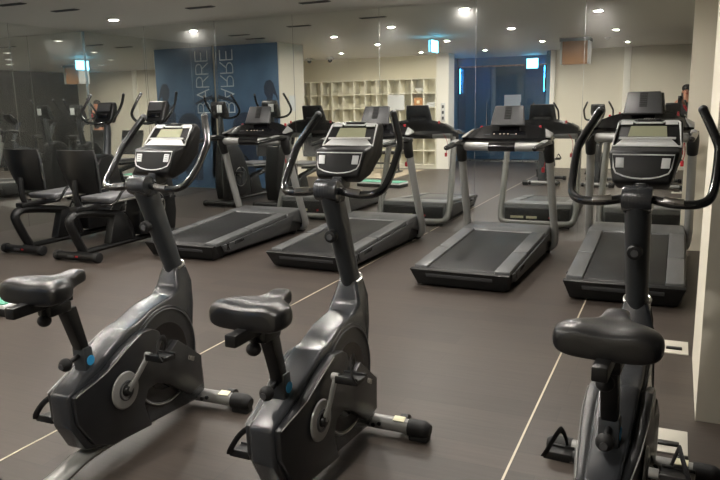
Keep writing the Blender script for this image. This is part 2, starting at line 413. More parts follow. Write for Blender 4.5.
def flat(name, outline, m, y=.007):
    b = MB(); nn = len(outline)
    b._add([(x, y - .002, z) for x, z in outline] + [(x, y, z) for x, z in outline], [tuple(range(nn)), tuple(range(2 * nn - 1, nn - 1, -1))] + [(i, (i + 1) % nn, nn + (i + 1) % nn, nn + i) for i in range(nn)])
    return b.build(name, m, mu)
def ell(cx, cz, rx, rz, k=20): return [(cx + rx * math.cos(2 * PI * i / k), cz + rz * math.sin(2 * PI * i / k)) for i in range(k)]
# standing dancer with a ponytail near the wall end, two bent dancers
flat('silhouette', [(.30, .15), (.26, .8), (.27, 1.15), (.25, 1.38), (.30, 1.52), (.40, 1.60), (.42, 1.66), (.37, 1.74), (.36, 1.86), (.41, 1.96), (.50, 1.98), (.56, 1.92), (.60, 1.80), (.64, 1.68), (.65, 1.60), (.60, 1.70), (.55, 1.74), (.53, 1.64), (.54, 1.58), (.60, 1.52), (.64, 1.40), (.63, 1.1), (.60, .8), (.56, .15)], 'mural_mid')
flat('silhouette', [(-.30, .15)] + [(-.06 + .30 * math.cos(a), 1.08 + .34 * math.sin(a)) for a in [PI - k * PI / 12 for k in range(13)]] + [(.22, .7), (.05, .15)], 'mural_mid', .0065)
flat('silhouette', [(-.67, .2), (-.67, 1.72), (-.61, 1.66), (-.60, 1.5), (-.55, 1.3), (-.57, .9), (-.52, .2)], 'mural_dark', .0060)
flat('silhouette', [(-.62, 1.74), (-.40, 1.68), (-.22, 1.60), (-.24, 1.57), (-.42, 1.63), (-.64, 1.67)], 'mural_dark', .0095)
t = thing('wall_notice', 'small white notice on the end of the mural wall block', 'notice', (-6.468, 4.3, 1.42))
MB().box((-.001, 0, .14), (.006, .22, .28), .001).build('sheet', 'paper', t)
MB().box((.0025, 0, .14), (.002, .17, .15)).build('panel', 'white_plastic', t)

# ------------------------------------------------------------------ cubby shelf and what stands in and before it
sh = thing('cubby_shelf', 'white cubby shelf of square open cells covering the back wall', 'shelf', (-5.13, -.16, 0))
cell, cols, rows, dp = .296, 12, 6, .36
x1 = 0.0; x0 = -cols * cell; top = 2.09
m = MB()
for i in range(cols + 1): m.box((x0 + i * cell, 0, top / 2), (.022, dp, top))
m.build('upright_board', 'shelf_white', sh)
m = MB()
zs = [top - .012 - k * (top - .1) / rows for k in range(rows + 1)]
for z in zs: m.box(((x0 + x1) / 2, .001, z), (x1 - x0, dp - .004, .022))
m.build('shelf_board', 'shelf_white', sh)
MB().box(((x0 + x1) / 2, -dp / 2 + .006, top / 2), (x1 - x0, .008, top)).build('back_panel', 'shelf_white', sh)
MB().box(((x0 + x1) / 2, dp / 2 - .02, .035), (x1 - x0, .015, .07)).build('plinth', 'shelf_white', sh)
dz = (top - .1) / rows
def cellpos(c, r): return (sh.location.x - (c + .5) * cell, -.16, top - .012 - r * dz - dz + .011)
p = cellpos(1, 0)
t = thing('white_bowl', 'white rounded bowl in the top row of the cubby shelf', 'bowl', p)
MB().loft([[(math.cos(2 * PI * k / 20) * r, math.sin(2 * PI * k / 20) * r, z) for k in range(20)] for r, z in ((.04, 0), (.08, .03), (.105, .08), (.11, .11), (.10, .11), (.07, .04))]).build('shell', 'white_plastic', t)
MB().torus((0, 0, .11), (0, 0, 1), .106, .006).build('rim', 'white_plastic', t)
p = cellpos(1, 1)
t = thing('tan_box', 'tan cardboard box in the second row of the cubby shelf', 'box', p)
MB().box((0, 0, .11), (.2, .24, .22), .004).build('carton', 'wood_panel', t)
MB().box((0, .122, .12), (.07, .003, .07)).build('printed_mark', 'label_paper', t)
p = cellpos(0, 1)
t = thing('folded_towel', 'folded white towel in the end cell of the cubby shelf', 'towel', p)
MB().box((0, 0, .03), (.22, .26, .06), .02, seg=3).box((.01, 0, .085), (.2, .25, .05), .02, seg=3).build('folds', 'white_plastic', t)
t = thing('notice_board', 'pale blue white notice sheet standing on the cubby shelf front', 'notice', (-6.1, .035, 1.36))
MB().box((0, 0, .18), (.42, .012, .36), .002).build('sheet', 'paper', t)
MB().box((0, .0065, .34), (.40, .003, .02)).build('clip_rail', 'lamp_ring', t)
t = tag(MB().box((-6.6, 1.35, .004), (2.6, 2.0, .008), .002).build('floor_mat', 'mat_beige'), 'beige floor mat lying in front of the white cubby shelf', 'mat')
t = thing('weight_bench', 'low black weight bench standing before the cubby shelf', 'bench', (-6.0, 1.1, .008))
MB().box((0, 0, .44), (.95, .28, .07), .025, seg=3).build('pad', 'vinyl', t)
for s in (-1, 1):
    MB().tube([(s * .36, 0, .41), (s * .36, 0, .03)], .025).box((s * .36, 0, .02), (.06, .42, .04), .01).build('leg', 'post_metal', t)
MB().tube([(-.36, 0, .2), (.36, 0, .2)], .02).build('stretcher', 'post_metal', t)
t = thing('switch_panel', 'light switch panel on the column between shelf and recess', 'switch', (-4.95, .025, 1.1))
MB().box((0, 0, .2), (.10, .012, .42), .003).build('plate', 'white_plastic', t)
for k in range(3): MB().box((0, .008, .07 + .13 * k), (.05, .006, .07), .002).build('rocker', 'plate_grey', t)
t = thing('door_notice', 'white paper notice taped to the glazed recess door', 'notice', (-3.84, GY + .008, 1.38))
MB().box((0, 0, .15), (.42, .003, .30)).build('sheet', 'paper', t)

# ------------------------------------------------------------------ floor plates and the exercise step
for (x, y, sx, sy), lb in zip(((.06, 4.55, .16, .24), (.045, 3.22, .16, .24)), ('pale square floor socket plate beside the right treadmill', 'pale square floor socket plate beside the right exercise bike')):
    t = thing('floor_socket', lb, 'floor socket', (x, y, 0), 0, 'floor socket plates')
    MB().box((0, 0, .004), (sx, sy, .008), .002).build('plate', 'plate_light', t)
    MB().box((0, -.04, .012), (.09, .035, .014), .004).build('plug', 'black_plastic', t)
t = thing('exercise_step', 'green topped aerobic step with pale and black edge at left', 'step', (-4.99, 3.62, 0), .12)
MB().box((0, 0, .03), (.9, .36, .06), .008).build('base', 'tread_black', t)
MB().box((0, 0, .075), (.9, .36, .03), .006).build('edge_band', 'white_plastic', t)
MB().box((0, 0, .096), (.88, .34, .012), .004).build('top_pad', 'mat_green', t)

# ------------------------------------------------------------------ upright exercise bike (faces +y)
AX = (-.114, .334)                 # crank axis (y, z)
def lerp(a, b, t): return a + (b - a) * max(0, min(1, t))
def make_bike():
    R = thing('exercise_bike', '', 'exercise bike', group='upright exercise bikes')
    # body: spine shell with neck, flywheel cover and side covers
    spine = [(-.31, .14), (-.375, .26), (-.38, .40), (-.32, .43), (-.22, .475), (-.10, .54), (-.02, .578), (.03, .582), (.08, .598), (.15, .622), (.22, .632), (.29, .640), (.335, .675), (.362, .765), (.445, .765), (.458, .68), (.458, .56), (.44, .44), (.455, .32), (.50, .2), (.505, .085), (.42, .06), (.1, .085), (-.2, .105)]
    MB().prism(spine, lambda y, z: .042 if z > .7 else lerp(.05, .066, (y + .4) / .3), 0, .014, 3).build('body_shell', 'shell_spine', R)
    cover = [(-.29, .16), (-.36, .28), (-.365, .395), (-.32, .412), (-.20, .452), (-.09, .515), (.02, .550), (.09, .545), (.135, .52), (.150, .475), (.125, .435), (.15, .40), (.21, .405), (.265, .435), (.44, .30), (.435, .15), (.33, .135), (.25, .19), (.18, .245), (.10, .285), (.03, .28), (.0, .22), (.02, .15), (.04, .105), (-.2, .12)]
    for s in (-1, 1):
        c = MB().prism(cover, lambda y, z: lerp(.012, .020, (y + .4) / .35), 0, .006, 2)
        for v in c.bm.verts: v.co.x += s * lerp(.055, .084, (v.co.y + .42) / .3)
        c.build('side_cover', 'shell_dark', R)
        d = MB().cyl((s * .05, .205, .375), (s * .072, .205, .375), .245, .235, 48, .004)
        dd = d.build('flywheel_cover', 'shell_dark', R)
        MB().torus((s * .073, .205, .375), (1, 0, 0), .222, .0045, 48, 6).build('rim_line', 'plate_grey', dd)
        MB().torus((s * .074, .205, .375), (1, 0, 0), 0.226, .0045, 24, 6, (PI * 1.15 if s > 0 else PI * 1.15, PI * 1.85)).build('silver_arc', 'disc_silver', dd)
        MB().cyl((s * .070, .205, .375), (s * .0735, .205, .375), .158, seg=40).build('recess_shade_disc', 'gloss_black', dd)  # flat black disc, its colour stands for the shade of a deep hole
        k = MB().cyl((s * .100, AX[0], AX[1]), (s * .109, AX[0], AX[1]), .083, .078, 40, .003).build('crank_disc', 'disc_silver', R)
        MB().torus((s * .110, AX[0], AX[1]), (1, 0, 0), .040, .005, 28, 6).build('disc_ring', 'plate_grey', k)
        MB().cyl((s * .108, AX[0], AX[1]), (s * .128, AX[0], AX[1]), .026, .020, 20, .003).build('hub', 'black_plastic', k)
    # thin bright pinstripe along the cover top edge
    for s in (-1, 1):
        pl = [(s * lerp(.068, .105, (y + .42) / .3), y, z + .001) for y, z in ((-.36, .393), (-.31, .410), (-.20, .446), (-.09, .508), (.01, .545))]
        MB().tube(pl, .0024, 6, 2).build('pinstripe', 'disc_silver', R)
    text_mesh('model_mark', 'UB5', .03, 'silver', Matrix.Translation((.1065, .35, .315)) @ Matrix.Rotation(-.5, 4, 'X') @ Matrix(((0, 0, 1), (1, 0, 0), (0, 1, 0))).to_4x4(), R, bold=.0008)
    # mast
    MB().torus((0, .405, .765), (0, -.36, 1), .047, .006, 24, 8).build('sleeve_ring', 'silver', R)
    rings = []
    for tt in (0, .25, .5, .75, 1.0):
        cy, cz = .405 - .175 * tt, .74 + .44 * tt; rx, ry = lerp(.040, .046, tt), lerp(.046, .062, tt)
        rings.append([(rx * math.cos(2 * PI * k / 24), cy + ry * math.sin(2 * PI * k / 24), cz + .3 * ry * math.sin(2 * PI * k / 24)) for k in range(24)])
    MB().loft(rings).build('handlebar_mast', 'post_metal', R)
    kn = MB().cyl((0, .285, .99), (0, .225, .985), .013).cyl((0, .235, .987), (0, .205, .984), .028, .026, 16, .005).build('mast_knob', 'rubber', R)
    MB().cyl((0, .206, .984), (0, .202, .984), .013, seg=14).build('knob_cap', 'plate_grey', kn)
    c = MB().cyl((-.050, .205, 1.180), (.050, .205, 1.180), .044, seg=28, bevel=.006)
    c.box((0, .235, 1.16), (.10, .07, .07), .015)
    for k in range(7): c.torus((-.036 + .012 * k, .205, 1.180), (1, 0, 0), .0435, .0012, 28, 6)
    c.build('stem_clamp', 'shell_spine', R)
    hb = [(.045, .214, 1.178), (.10, .203, 1.168), (.155, .202, 1.165), (.200, .212, 1.170), (.228, .245, 1.190), (.238, .305, 1.245), (.241, .375, 1.325), (.236, .405, 1.358), (.208, .442, 1.418), (.178, .480, 1.477)]
    for s in (-1, 1):
        pts = [(abs(p[0]) * s, p[1], p[2]) for p in hb]
        h = MB().tube(pts, [.0145] + [.0158] * 5 + [.0162] * 4, 12, 5).build('handlebar', 'grip', R)
        MB().ball(pts[-1], (.0168, .0168, .0168), 12).build('end_plug', 'plate_grey', h)
        MB().tube([(abs(q[0]) * s, q[1] - .001, q[2] + .004) for q in ((.085, .206, 1.171), (.115, .202, 1.168), (.148, .201, 1.166))], .0163, 10, 3).build('pulse_sensor', 'chrome', h)
    # console
    cp = [(.283, 1.225), (.322, 1.335), (.395, 1.345), (.484, 1.440), (.515, 1.446), (.540, 1.42), (.50, 1.30), (.42, 1.22), (.34, 1.195)]
    C = MB().prism(cp, lambda y, z: lerp(.085, .125, (z - 1.19) / .10) if z < 1.3 else lerp(.125, .112, (z - 1.3) / .15), 0, .014, 3).build('console', 'console_black', R)
    MB().box((0, .33, 1.20), (.05, .09, .06), .012).build('console_neck', 'shell_dark', R)
    # upper face frame (in its own plane), LCD, ledge
    e_u = Vector((0, .484 - .395, 1.440 - 1.345)).normalized(); o_u = Vector((0, .395, 1.345)); nu = Vector((0, -e_u.z, e_u.y))
    def face(x, v, off=.0015): q = o_u + e_u * v + nu * off; return (x, q.y, q.z)
    L = .130
    fr = [(-.118, .004), (.118, .004), (.106, L * .90), (.098, L - .006), (.055, L - .006), (.045, L - .014), (-.045, L - .014), (-.055, L - .006), (-.098, L - .006), (-.106, L * .90)]
    m = MB().tube([face(x, v) for x, v in fr], .0042, 6, 1, closed=True); m.build('display_frame', 'white_plastic', C)
    for s in (-1, 1):
        MB().hexa([face(s * .057, L - .022, 0), face(s * .1, L - .022, 0), face(s * .095, L - .005, 0), face(s * .057, L - .005, 0)], [face(s * .057, L - .022, .004), face(s * .1, L - .022, .004), face(s * .095, L - .005, .004), face(s * .057, L - .005, .004)]).build('frame_corner', 'white_plastic', C)
    a, b = (.068, .050), (.062, .100)
    MB().hexa([face(-a[0], a[1], 0), face(a[0], a[1], 0), face(b[0], b[1], 0), face(-b[0], b[1], 0)], [face(-a[0], a[1], .003), face(a[0], a[1], .003), face(b[0], b[1], .003), face(-b[0], b[1], .003)]).build('screen', 'lcd', C)
    MB().hexa([face(-.112, .006, 0), face(.112, .006, 0), face(.085, .034, 0), face(-.085, .034, 0)], [face(-.108, .006, .004), face(.108, .006, .004), face(.085, .034, .006), face(-.085, .034, .006)], .001).box(face(0, .039, .006), (.196, .010, .008), .002).build('reading_ledge', 'white_plastic', C)
    tm = Matrix.Translation(face(0, L + .002, .004)) @ Matrix(((1, 0, 0), (0, e_u.y, -e_u.z), (0, e_u.z, e_u.y))).to_4x4()
    MB().box(face(0, L + .002, -.006), (.085, .02, .016), .003).build('name_plate', 'black_plastic', C)
    text_mesh('name_mark', 'XTERRA', .011, 'silver', tm, C, bold=.0004)
    # lower face: outline with curved bottom, two button pads
    e_l = Vector((0, .322 - .283, 1.335 - 1.225)).normalized(); o_l = Vector((0, .283, 1.225)); nl = Vector((0, -e_l.z, e_l.y))
    def facl(x, v, off=.0015): q = o_l + e_l * v + nl * off; return (x, q.y, q.z)
    lo = [(-.104, .104), (.104, .104), (.097, .055), (.088, .036), (.06, .024), (.03, .018), (0, .016), (-.03, .018), (-.06, .024), (-.088, .036), (-.097, .055)]
    MB().tube([facl(x, v) for x, v in lo], .0028, 6, 1, closed=True).build('panel_outline', 'white_plastic', C)
    for s in (-1, 1):
        q = [(s * .062, .055), (s * .090, .055), (s * .092, .092), (s * .064, .092)]
        B = MB().hexa([facl(x, v, 0) for x, v in q], [facl(x, v, .004) for x, v in q], .001).build('button_pad', 'button', C)
        g = MB()
        for vv in (.064, .074, .084): g.box(facl(s * .077, vv, .0043), (.014, .0015, .0018))
        g.build('button_mark', 'plate_grey', B)
    # front stabiliser, rear stabiliser, base rail
    F = MB().tube([(-.27, .50, .055), (.27, .50, .055)], .034, 14, 1).build('front_stabiliser', 'tread_silver', R)
    for s in (-1, 1):
        MB().tube([(s * .235, .50, .053), (s * .27, .50, .053), (s * .31, .50, .052), (s * .338, .50, .050)], [.040, .042, .042, .026], 16, 3).box((s * .285, .50, .012), (.09, .06, .024), .006).build('end_cap', 'rubber', F)
        MB().cyl((s * .175, .55, .052), (s * .215, .55, .052), .036, seg=18, bevel=.004).build('transport_wheel', 'black_plastic', F)
    MB().box((.19, .490, .0895), (.055, .036, .004), .001, Matrix.Rotation(.25, 3, 'X')).build('rating_label', 'label_paper', F)
    MB().cyl((.10, .466, .062), (.10, .458, .062), .010, seg=10).cyl((.07, .466, .052), (.07, .458, .052), .010, seg=10).build('bolt', 'black_plastic', F)
    MB().tube([(0, .42, .07), (0, .1, .085), (0, -.25, .095), (0, -.42, .065), (0, -.53, .05)], .034, 12, 4, flat=(1.3, .8)).build('base_rail', 'tread_silver', R)
    Q = MB().tube([(-.24, -.54, .045), (.24, -.54, .045)], .032, 12, 1).build('rear_stabiliser', 'plate_grey', R)
    for s in (-1, 1): MB().cyl((s * .21, -.54, .042), (s * .27, -.54, .042), .042, .036, 16, .006).build('end_cap', 'rubber', Q)
    # seat post and saddle (their own origin so the height can be set per bike)
    MB().prism([(-.250, .40), (-.188, .40), (-.208, .56), (-.256, .56)], .0315, 0, .006).build('seat_post_sleeve', 'post_metal', R)
    P = MB().prism([(-.252, .54), (-.210, .54), (-.262, .745), (-.325, .745)], .026, 0, .006)
    for k in range(5): P.cyl((0, -.243 - .011 * k, .575 + .033 * k), (0, -.258 - .011 * k, .573 + .033 * k), .006, seg=8)
    P.build('seat_post', 'black_plastic', R)
    st = MB().cyl((.0305, -.222, .50), (.0335, -.222, .50), .021, seg=20).build('round_sticker', 'blue_sticker', R)
    k = MB().cyl((0, -.255, .525), (0, -.305, .515), .010).ball((0, -.325, .512), (.028, .026, .028)).build('post_knob', 'rubber', R)
    MB().cyl((0, -.347, .510), (0, -.352, .510), .012, seg=12).build('knob_cap', 'plate_grey', k)
    MB().box((0, -.365, .792), (.044, .29, .044), .006).box((0, -.30, .757), (.075, .11, .045), .010).build('slider_rail', 'black_plastic', R)
    MB().cyl((0, -.385, .775), (0, -.385, .735), .010).ball((0, -.385, .722), (.027, .027, .025)).build('slider_knob', 'rubber', R)
    rings = []
    sec = [(-.440, .10, .838, .030), (-.436, .130, .840, .042), (-.42, .147, .844, .050), (-.39, .153, .847, .053), (-.355, .150, .847, .050), (-.32, .130, .846, .046), (-.29, .096, .846, .041), (-.26, .062, .849, .037), (-.225, .046, .853, .034), (-.19, .040, .857, .031), (-.16, .037, .857, .029), (-.145, .026, .855, .019)]
    for y, hw, zc, hz in sec:
        rg = []
        for k in range(24):
            a = 2 * PI * k / 24; cx, sx = math.cos(a), math.sin(a)
            x = hw * math.copysign(abs(cx) ** .5, cx); z = hz * math.copysign(abs(sx) ** .6, sx)
            if sx > 0 and y < -.2: z -= .013 * max(0, 1 - (x / .06) ** 2)
            if sx < 0 and y < -.3: z *= .85
            rg.append((x, y, zc + z))
        rings.append(rg)
    MB().loft(rings).build('saddle', 'vinyl', R, sub=1)
    # cranks and pedals: objects whose origin is the crank axis / pedal axis
    for s in (-1, 1):
        a = MB().tube([(s * .118, 0, 0), (s * .128, .06, 0), (s * .135, .17, 0)], [.017, .013, .013], 10, 3, flat=(.7, 1.1)).cyl((s * .122, .17, 0), (s * .15, .17, 0), .016, seg=12)
        a.build('crank_arm', 'disc_silver', R, (0, AX[0], AX[1]))
        p = MB().box((s * .055, 0, 0), (.095, .085, .022), .006).box((s * .055, -.04, .004), (.095, .012, .03), .004).box((s * .055, .04, .004), (.095, .012, .03), .004).cyl((0, 0, 0), (s * .02, 0, 0), .010, seg=10)
        p = p.build('pedal', 'black_plastic', R, (s * .146, 0, 0))
        MB().tube([(s * .10, -.045, 0), (s * .085, -.055, .03), (s * .065, -.03, .075), (s * .055, .015, .085), (s * .045, .05, .05), (s * .03, .048, 0)], .0085, 8, 4, flat=(1.5, .45)).build('pedal_strap', 'rubber', p)
    return R
def pose_crank(R, ang, seat=0., slide=0.):
    arms = [c for c in R.children if c.name.startswith('crank_arm')]; peds = [c for c in R.children if c.name.startswith('pedal')]
    for c in arms + peds:
        # left arm is built at -x, right at +x
        right = sum(v.co.x for v in c.data.vertices) > 0
        a = ang if right else ang + PI
        if c in arms: c.rotation_euler = (a, 0, 0)
        else:
            c.location = (.146 if right else -.146, AX[0] + .17 * math.cos(a), AX[1] + .17 * math.sin(a)); c.rotation_euler = (-.1, 0, 0)
    for c in R.children:
        if c.name.split('.')[0] in ('saddle', 'slider_rail', 'slider_knob', 'seat_post'): c.location.z += seat
        if c.name.split('.')[0] in ('saddle', 'slider_rail', 'slider_knob'): c.location.y += slide * (.4 if c.name.startswith('slider_k') else 1)
bike = make_bike()
bike['label'] = 'black upright exercise bike in front of the leftmost treadmill, small green step behind its saddle'
bike.location = (-2.202, 2.265, 0); bike.rotation_euler = (0, 0, .03)
b2 = dup(bike, (-1.283, 2.322, 0), 0.0, 'black upright exercise bike in the middle of the front row, before the second treadmill', 'upright exercise bikes')
b3 = dup(bike, (-.125, 2.387, 0), -.055, 'black upright exercise bike at the right, seen from straight behind its saddle', 'upright exercise bikes')
pose_crank(bike, .76, 0, -.05); pose_crank(b2, 1.15, -.02, -.02); pose_crank(b3, PI - .48, 0)

# ------------------------------------------------------------------ treadmill (deck from y = 0 at its rear to the mirror)
def make_treadmill():
    R = thing('treadmill', '', 'treadmill', group='treadmills facing the mirror')
    zt = lambda y: .165 + .070 * y            # the deck rises to the front
    D = MB()
    D.hexa([(-.38, .14, .025), (.38, .14, .025), (.40, 1.84, .04), (-.40, 1.84, .04)], [(-.40, .06, zt(.06) - .03), (.40, .06, zt(.06) - .03), (.41, 1.84, zt(1.84) - .04), (-.41, 1.84, zt(1.84) - .04)], .012)
    D.build('deck_base', 'tread_black', R)
    for s in (-1, 1):
        MB().hexa([(s * .30 - .06, .15, .0), (s * .30 + .06, .15, .0), (s * .30 + .06, .32, .0), (s * .30 - .06, .32, .0)], [(s * .30 - .06, .15, .06), (s * .30 + .06, .15, .06), (s * .30 + .06, .32, .06), (s * .30 - .06, .32, .06)], .006).build('rear_foot', 'rubber', R)
    # belt with its rear roll
    bt = MB(); hwb = .288
    prof = [(1.52, zt(1.52) - .002), (.16, zt(.16) - .002), (.115, zt(.1) - .010), (.10, zt(.1) - .032), (.115, zt(.1) - .055), (.2, zt(.1) - .06), (1.52, zt(1.5) - .06)]
    bt.prism(prof, hwb, 0, .004)
    bt.build('belt', 'belt', R)
    for s in (-1, 1):
        x0, x1 = s * .292, s * .418
        r = MB()
        for ya, yb in ((.10, .74), (.748, 1.50)):
            r.hexa([(x0, ya, zt(ya) - .02), (x1, ya + .02, zt(ya) - .03), (x1, yb, zt(yb) - .03), (x0, yb, zt(yb) - .02)], [(x0, ya, zt(ya) + .012), (x1, ya + .02, zt(ya) + .010), (x1, yb, zt(yb) + .010), (x0, yb, zt(yb) + .012)], .007)
        r.build('foot_rail', 'rail_grey', R)
        p = MB().hexa([(s * .405, .26, .062), (s * .425, .30, .060), (s * .425, 1.52, .07), (s * .405, 1.52, .07)], [(s * .415, .20, zt(.2) - .032), (s * .434, .22, zt(.2) - .032), (s * .436, 1.64, zt(1.64) - .034), (s * .415, 1.64, zt(1.64) - .034)], .004)
        p.build('side_panel', 'tread_grey', R)
        e = MB()
        for a in (1, -1):
            e.hexa([(s * .4345, .285 - a * .025, .085), (s * .4345, .30 - a * .025, .085), (s * .4345, .30 + a * .022, .165), (s * .4345, .285 + a * .022, .165)], [(s * .4365, .285 - a * .025, .085), (s * .4365, .30 - a * .025, .085), (s * .4365, .30 + a * .022, .165), (s * .4365, .285 + a * .022, .165)])
        e.build('emblem', 'gloss_black', R)
        rot = Matrix(((0, 0, 1), (1, 0, 0), (0, 1, 0))) if s > 0 else Matrix(((0, 0, -1), (-1, 0, 0), (0, 1, 0)))
        text_mesh('name_mark', 'XTERRA', .045, 'gloss_black', Matrix.Translation((s * .4335, .50, .142)) @ Matrix.Rotation(.06, 4, 'X') @ rot.to_4x4(), R, depth=.002)
        # wheel under the front
        MB().cyl((s * .30, 1.72, .045), (s * .38, 1.72, .045), .045, seg=20, bevel=.005).build('front_wheel', 'rubber', R)
    E = MB().hexa([(-.38, .10, .015), (.38, .10, .015), (.41, .2, .015), (-.41, .2, .015)], [(-.435, .035, zt(0) - .005), (.435, .035, zt(0) - .005), (.432, .085, zt(.08) - .0), (-.432, .085, zt(.08) - .0)], .010)
    E.build('rear_cap', 'tread_black', R)
    MB().hexa([(-.29, .062, .095), (.29, .062, .095), (.29, .075, .095), (-.29, .075, .095)], [(-.29, .046, .128), (.29, .046, .128), (.29, .075, .128), (-.29, .075, .128)], .003).build('rear_lip', 'plate_grey', R)
    # motor hood
    H = MB().hexa([(-.434, 1.48, zt(1.48) - .05), (.434, 1.48, zt(1.48) - .05), (.42, 1.90, .10), (-.42, 1.90, .10)], [(-.432, 1.48, zt(1.48) + .012), (.432, 1.48, zt(1.48) + .012), (.415, 1.86, .298), (-.415, 1.86, .298)], .018, 3)
    H.build('motor_hood', 'rail_grey', R)
    MB().box((0, 1.66, .289), (.17, .018, .003), rot=Matrix.Rotation(.055, 3, 'X')).build('hood_mark', 'plate_grey', R)
    MB().hexa([(-.40, 1.86, .06), (.40, 1.86, .06), (.39, 1.925, .07), (-.39, 1.925, .07)], [(-.40, 1.87, .25), (.40, 1.87, .25), (.39, 1.90, .24), (-.39, 1.90, .24)], .008).build('front_grille', 'tread_black', R)
    lb = MB().box((-.24, 1.922, .13), (.16, .006, .03)).box((-.06, 1.922, .13), (.13, .006, .03)); lb.build('rating_label', 'label_paper', R)
    MB().cyl((.16, 1.915, .13), (.16, 1.93, .13), .014, seg=12).build('power_switch', 'red', R)
    # bent tube frame: base bar across the front floor, two uprights to the console
    F = MB().tube([(-.435, 1.50, 1.10), (-.443, 1.60, .80), (-.452, 1.75, .40), (-.456, 1.84, .19), (-.43, 1.895, .085), (-.34, 1.915, .055), (0, 1.915, .053), (.34, 1.915, .055), (.43, 1.895, .085), (.456, 1.84, .19), (.452, 1.75, .40), (.443, 1.60, .80), (.435, 1.50, 1.10)], .040, 14, 5, flat=(.95, 1.15))
    F.build('frame', 'tread_silver', R)
    for s in (-1, 1):
        MB().box((s * .36, 1.915, .012), (.08, .07, .024), .006).build('front_foot', 'rubber', R)
        MB().tube([(s * .438, 1.53, .98), (s * .435, 1.49, 1.09), (s * .43, 1.50, 1.17)], [.046, .054, .05], 14, 3).build('upright_collar', 'tread_black', R)
        g = MB().tube([(s * .432, 1.54, 1.15), (s * .434, 1.35, 1.165), (s * .428, 1.15, 1.15), (s * .415, .96, 1.135)], [.046, .04, .033, .027], 12, 4, flat=(1, .8))
        g.ball((s * .415, .96, 1.135), (.027, .025, .022), 12)
        g = g.build('side_grip', 'grip', R)
        MB().tube([(s * .432, 1.50, 1.178), (s * .434, 1.32, 1.186), (s * .428, 1.18, 1.172)], .026, 10, 3, flat=(1, .4)).build('grip_inlay', 'tread_silver', g)
    # crossbar with black sensor sleeve
    MB().tube([(-.43, 1.53, 1.115), (-.33, 1.45, 1.122), (-.15, 1.42, 1.122), (.15, 1.42, 1.122), (.33, 1.45, 1.122), (.43, 1.53, 1.115)], .042, 14, 4).build('crossbar', 'tread_silver', R)
    MB().tube([(-.13, 1.419, 1.122), (0, 1.417, 1.122), (.13, 1.419, 1.122)], .046, 14, 3).build('pulse_sleeve', 'gloss_black', R)
    # console: curved dashboard, wings, tablet rest
    rings = []
    for k in range(13):
        u = -1 + k / 6; x = u * .44; a = abs(u)
        y0 = 1.49 + .03 * a * a; y1 = 1.76 - .07 * a ** 3; zt0 = 1.195 + .015 * a; zb = 1.335 - .105 * a ** 3
        rings.append([(x, y0, zt0), (x, y1 - .05, zb), (x, y1, zb - .03), (x, y1 - .02, zt0 - .01), (x, (y0 + y1) / 2, zt0 - .055), (x, y0 + .03, zt0 - .03)])
    C = MB().loft(rings).build('console', 'gloss_black', R, sharp=25)
    for s in (-1, 1):
        MB().hexa([(s * .40, 1.50, 1.208), (s * .442, 1.50, 1.205), (s * .442, 1.66, 1.225), (s * .36, 1.68, 1.265)], [(s * .40, 1.50, 1.225), (s * .442, 1.50, 1.215), (s * .442, 1.66, 1.245), (s * .36, 1.68, 1.292)], .004).build('console_wing', 'tread_silver', C)
        MB().box((s * .30, 1.735, 1.30), (.022, .02, .035), .004).build('safety_clip', 'red', R)
    l = MB()
    for x in (-.12, -.06, -.02, .02, .10): l.box((x, 1.556, 1.243), (.008, .004, .005))
    l.build('indicator', 'led', C)
    MB().box((.07, 1.548, 1.236), (.05, .004, .012)).box((-.19, 1.548, 1.236), (.06, .004, .012)).build('key_row', 'plate_grey', C)
    T = MB().hexa([(-.172, 1.585, 1.325), (.172, 1.585, 1.325), (.172, 1.62, 1.315), (-.172, 1.62, 1.315)], [(-.144, 1.665, 1.520), (.144, 1.665, 1.520), (.144, 1.695, 1.512), (-.144, 1.695, 1.512)], .012, 3).build('tablet_rest', 'tablet_grey', R)
    rib = MB()
    for k in range(8): rib.hexa([(-.034, 1.6060 + k * .0065 - .002, 1.385 + k * .0158), (.034, 1.6060 + k * .0065 - .002, 1.385 + k * .0158), (.034, 1.6100 + k * .0065, 1.385 + k * .0158), (-.034, 1.6100 + k * .0065, 1.385 + k * .0158)], [(-.034, 1.6125 + k * .0065 - .006, 1.3975 + k * .0158), (.034, 1.6125 + k * .0065 - .006, 1.3975 + k * .0158), (.034, 1.6145 + k * .0065, 1.3975 + k * .0158), (-.034, 1.6145 + k * .0065, 1.3975 + k * .0158)])
    rib.build('rubber_strip', 'tread_black', T)
    MB().hexa([(-.165, 1.622, 1.33), (.165, 1.622, 1.33), (.165, 1.630, 1.327), (-.165, 1.630, 1.327)], [(-.14, 1.697, 1.510), (.14, 1.697, 1.510), (.14, 1.704, 1.507), (-.14, 1.704, 1.507)], .003).build('back_cover', 'gloss_black', T)
    MB().box((0, 1.655, 1.335), (.20, .07, .05), .012).build('rest_bracket', 'tread_black', R)
    # safety key on its cord
    k = MB().tube([(.31, 1.60, 1.16), (.37, 1.62, 1.06), (.375, 1.63, .96), (.36, 1.63, .90)], .0035, 6, 4).build('safety_cord', 'red', R)
    MB().box((.36, 1.63, .885), (.03, .018, .05), .005).build('safety_key', 'red', k)
    return R
tm = make_treadmill()
tm['label'] = 'leftmost treadmill, standing before the blue mural seen in the mirror'
tm.location = (-4.55, 5.523, 0); tm.rotation_euler = (0, 0, -.014)
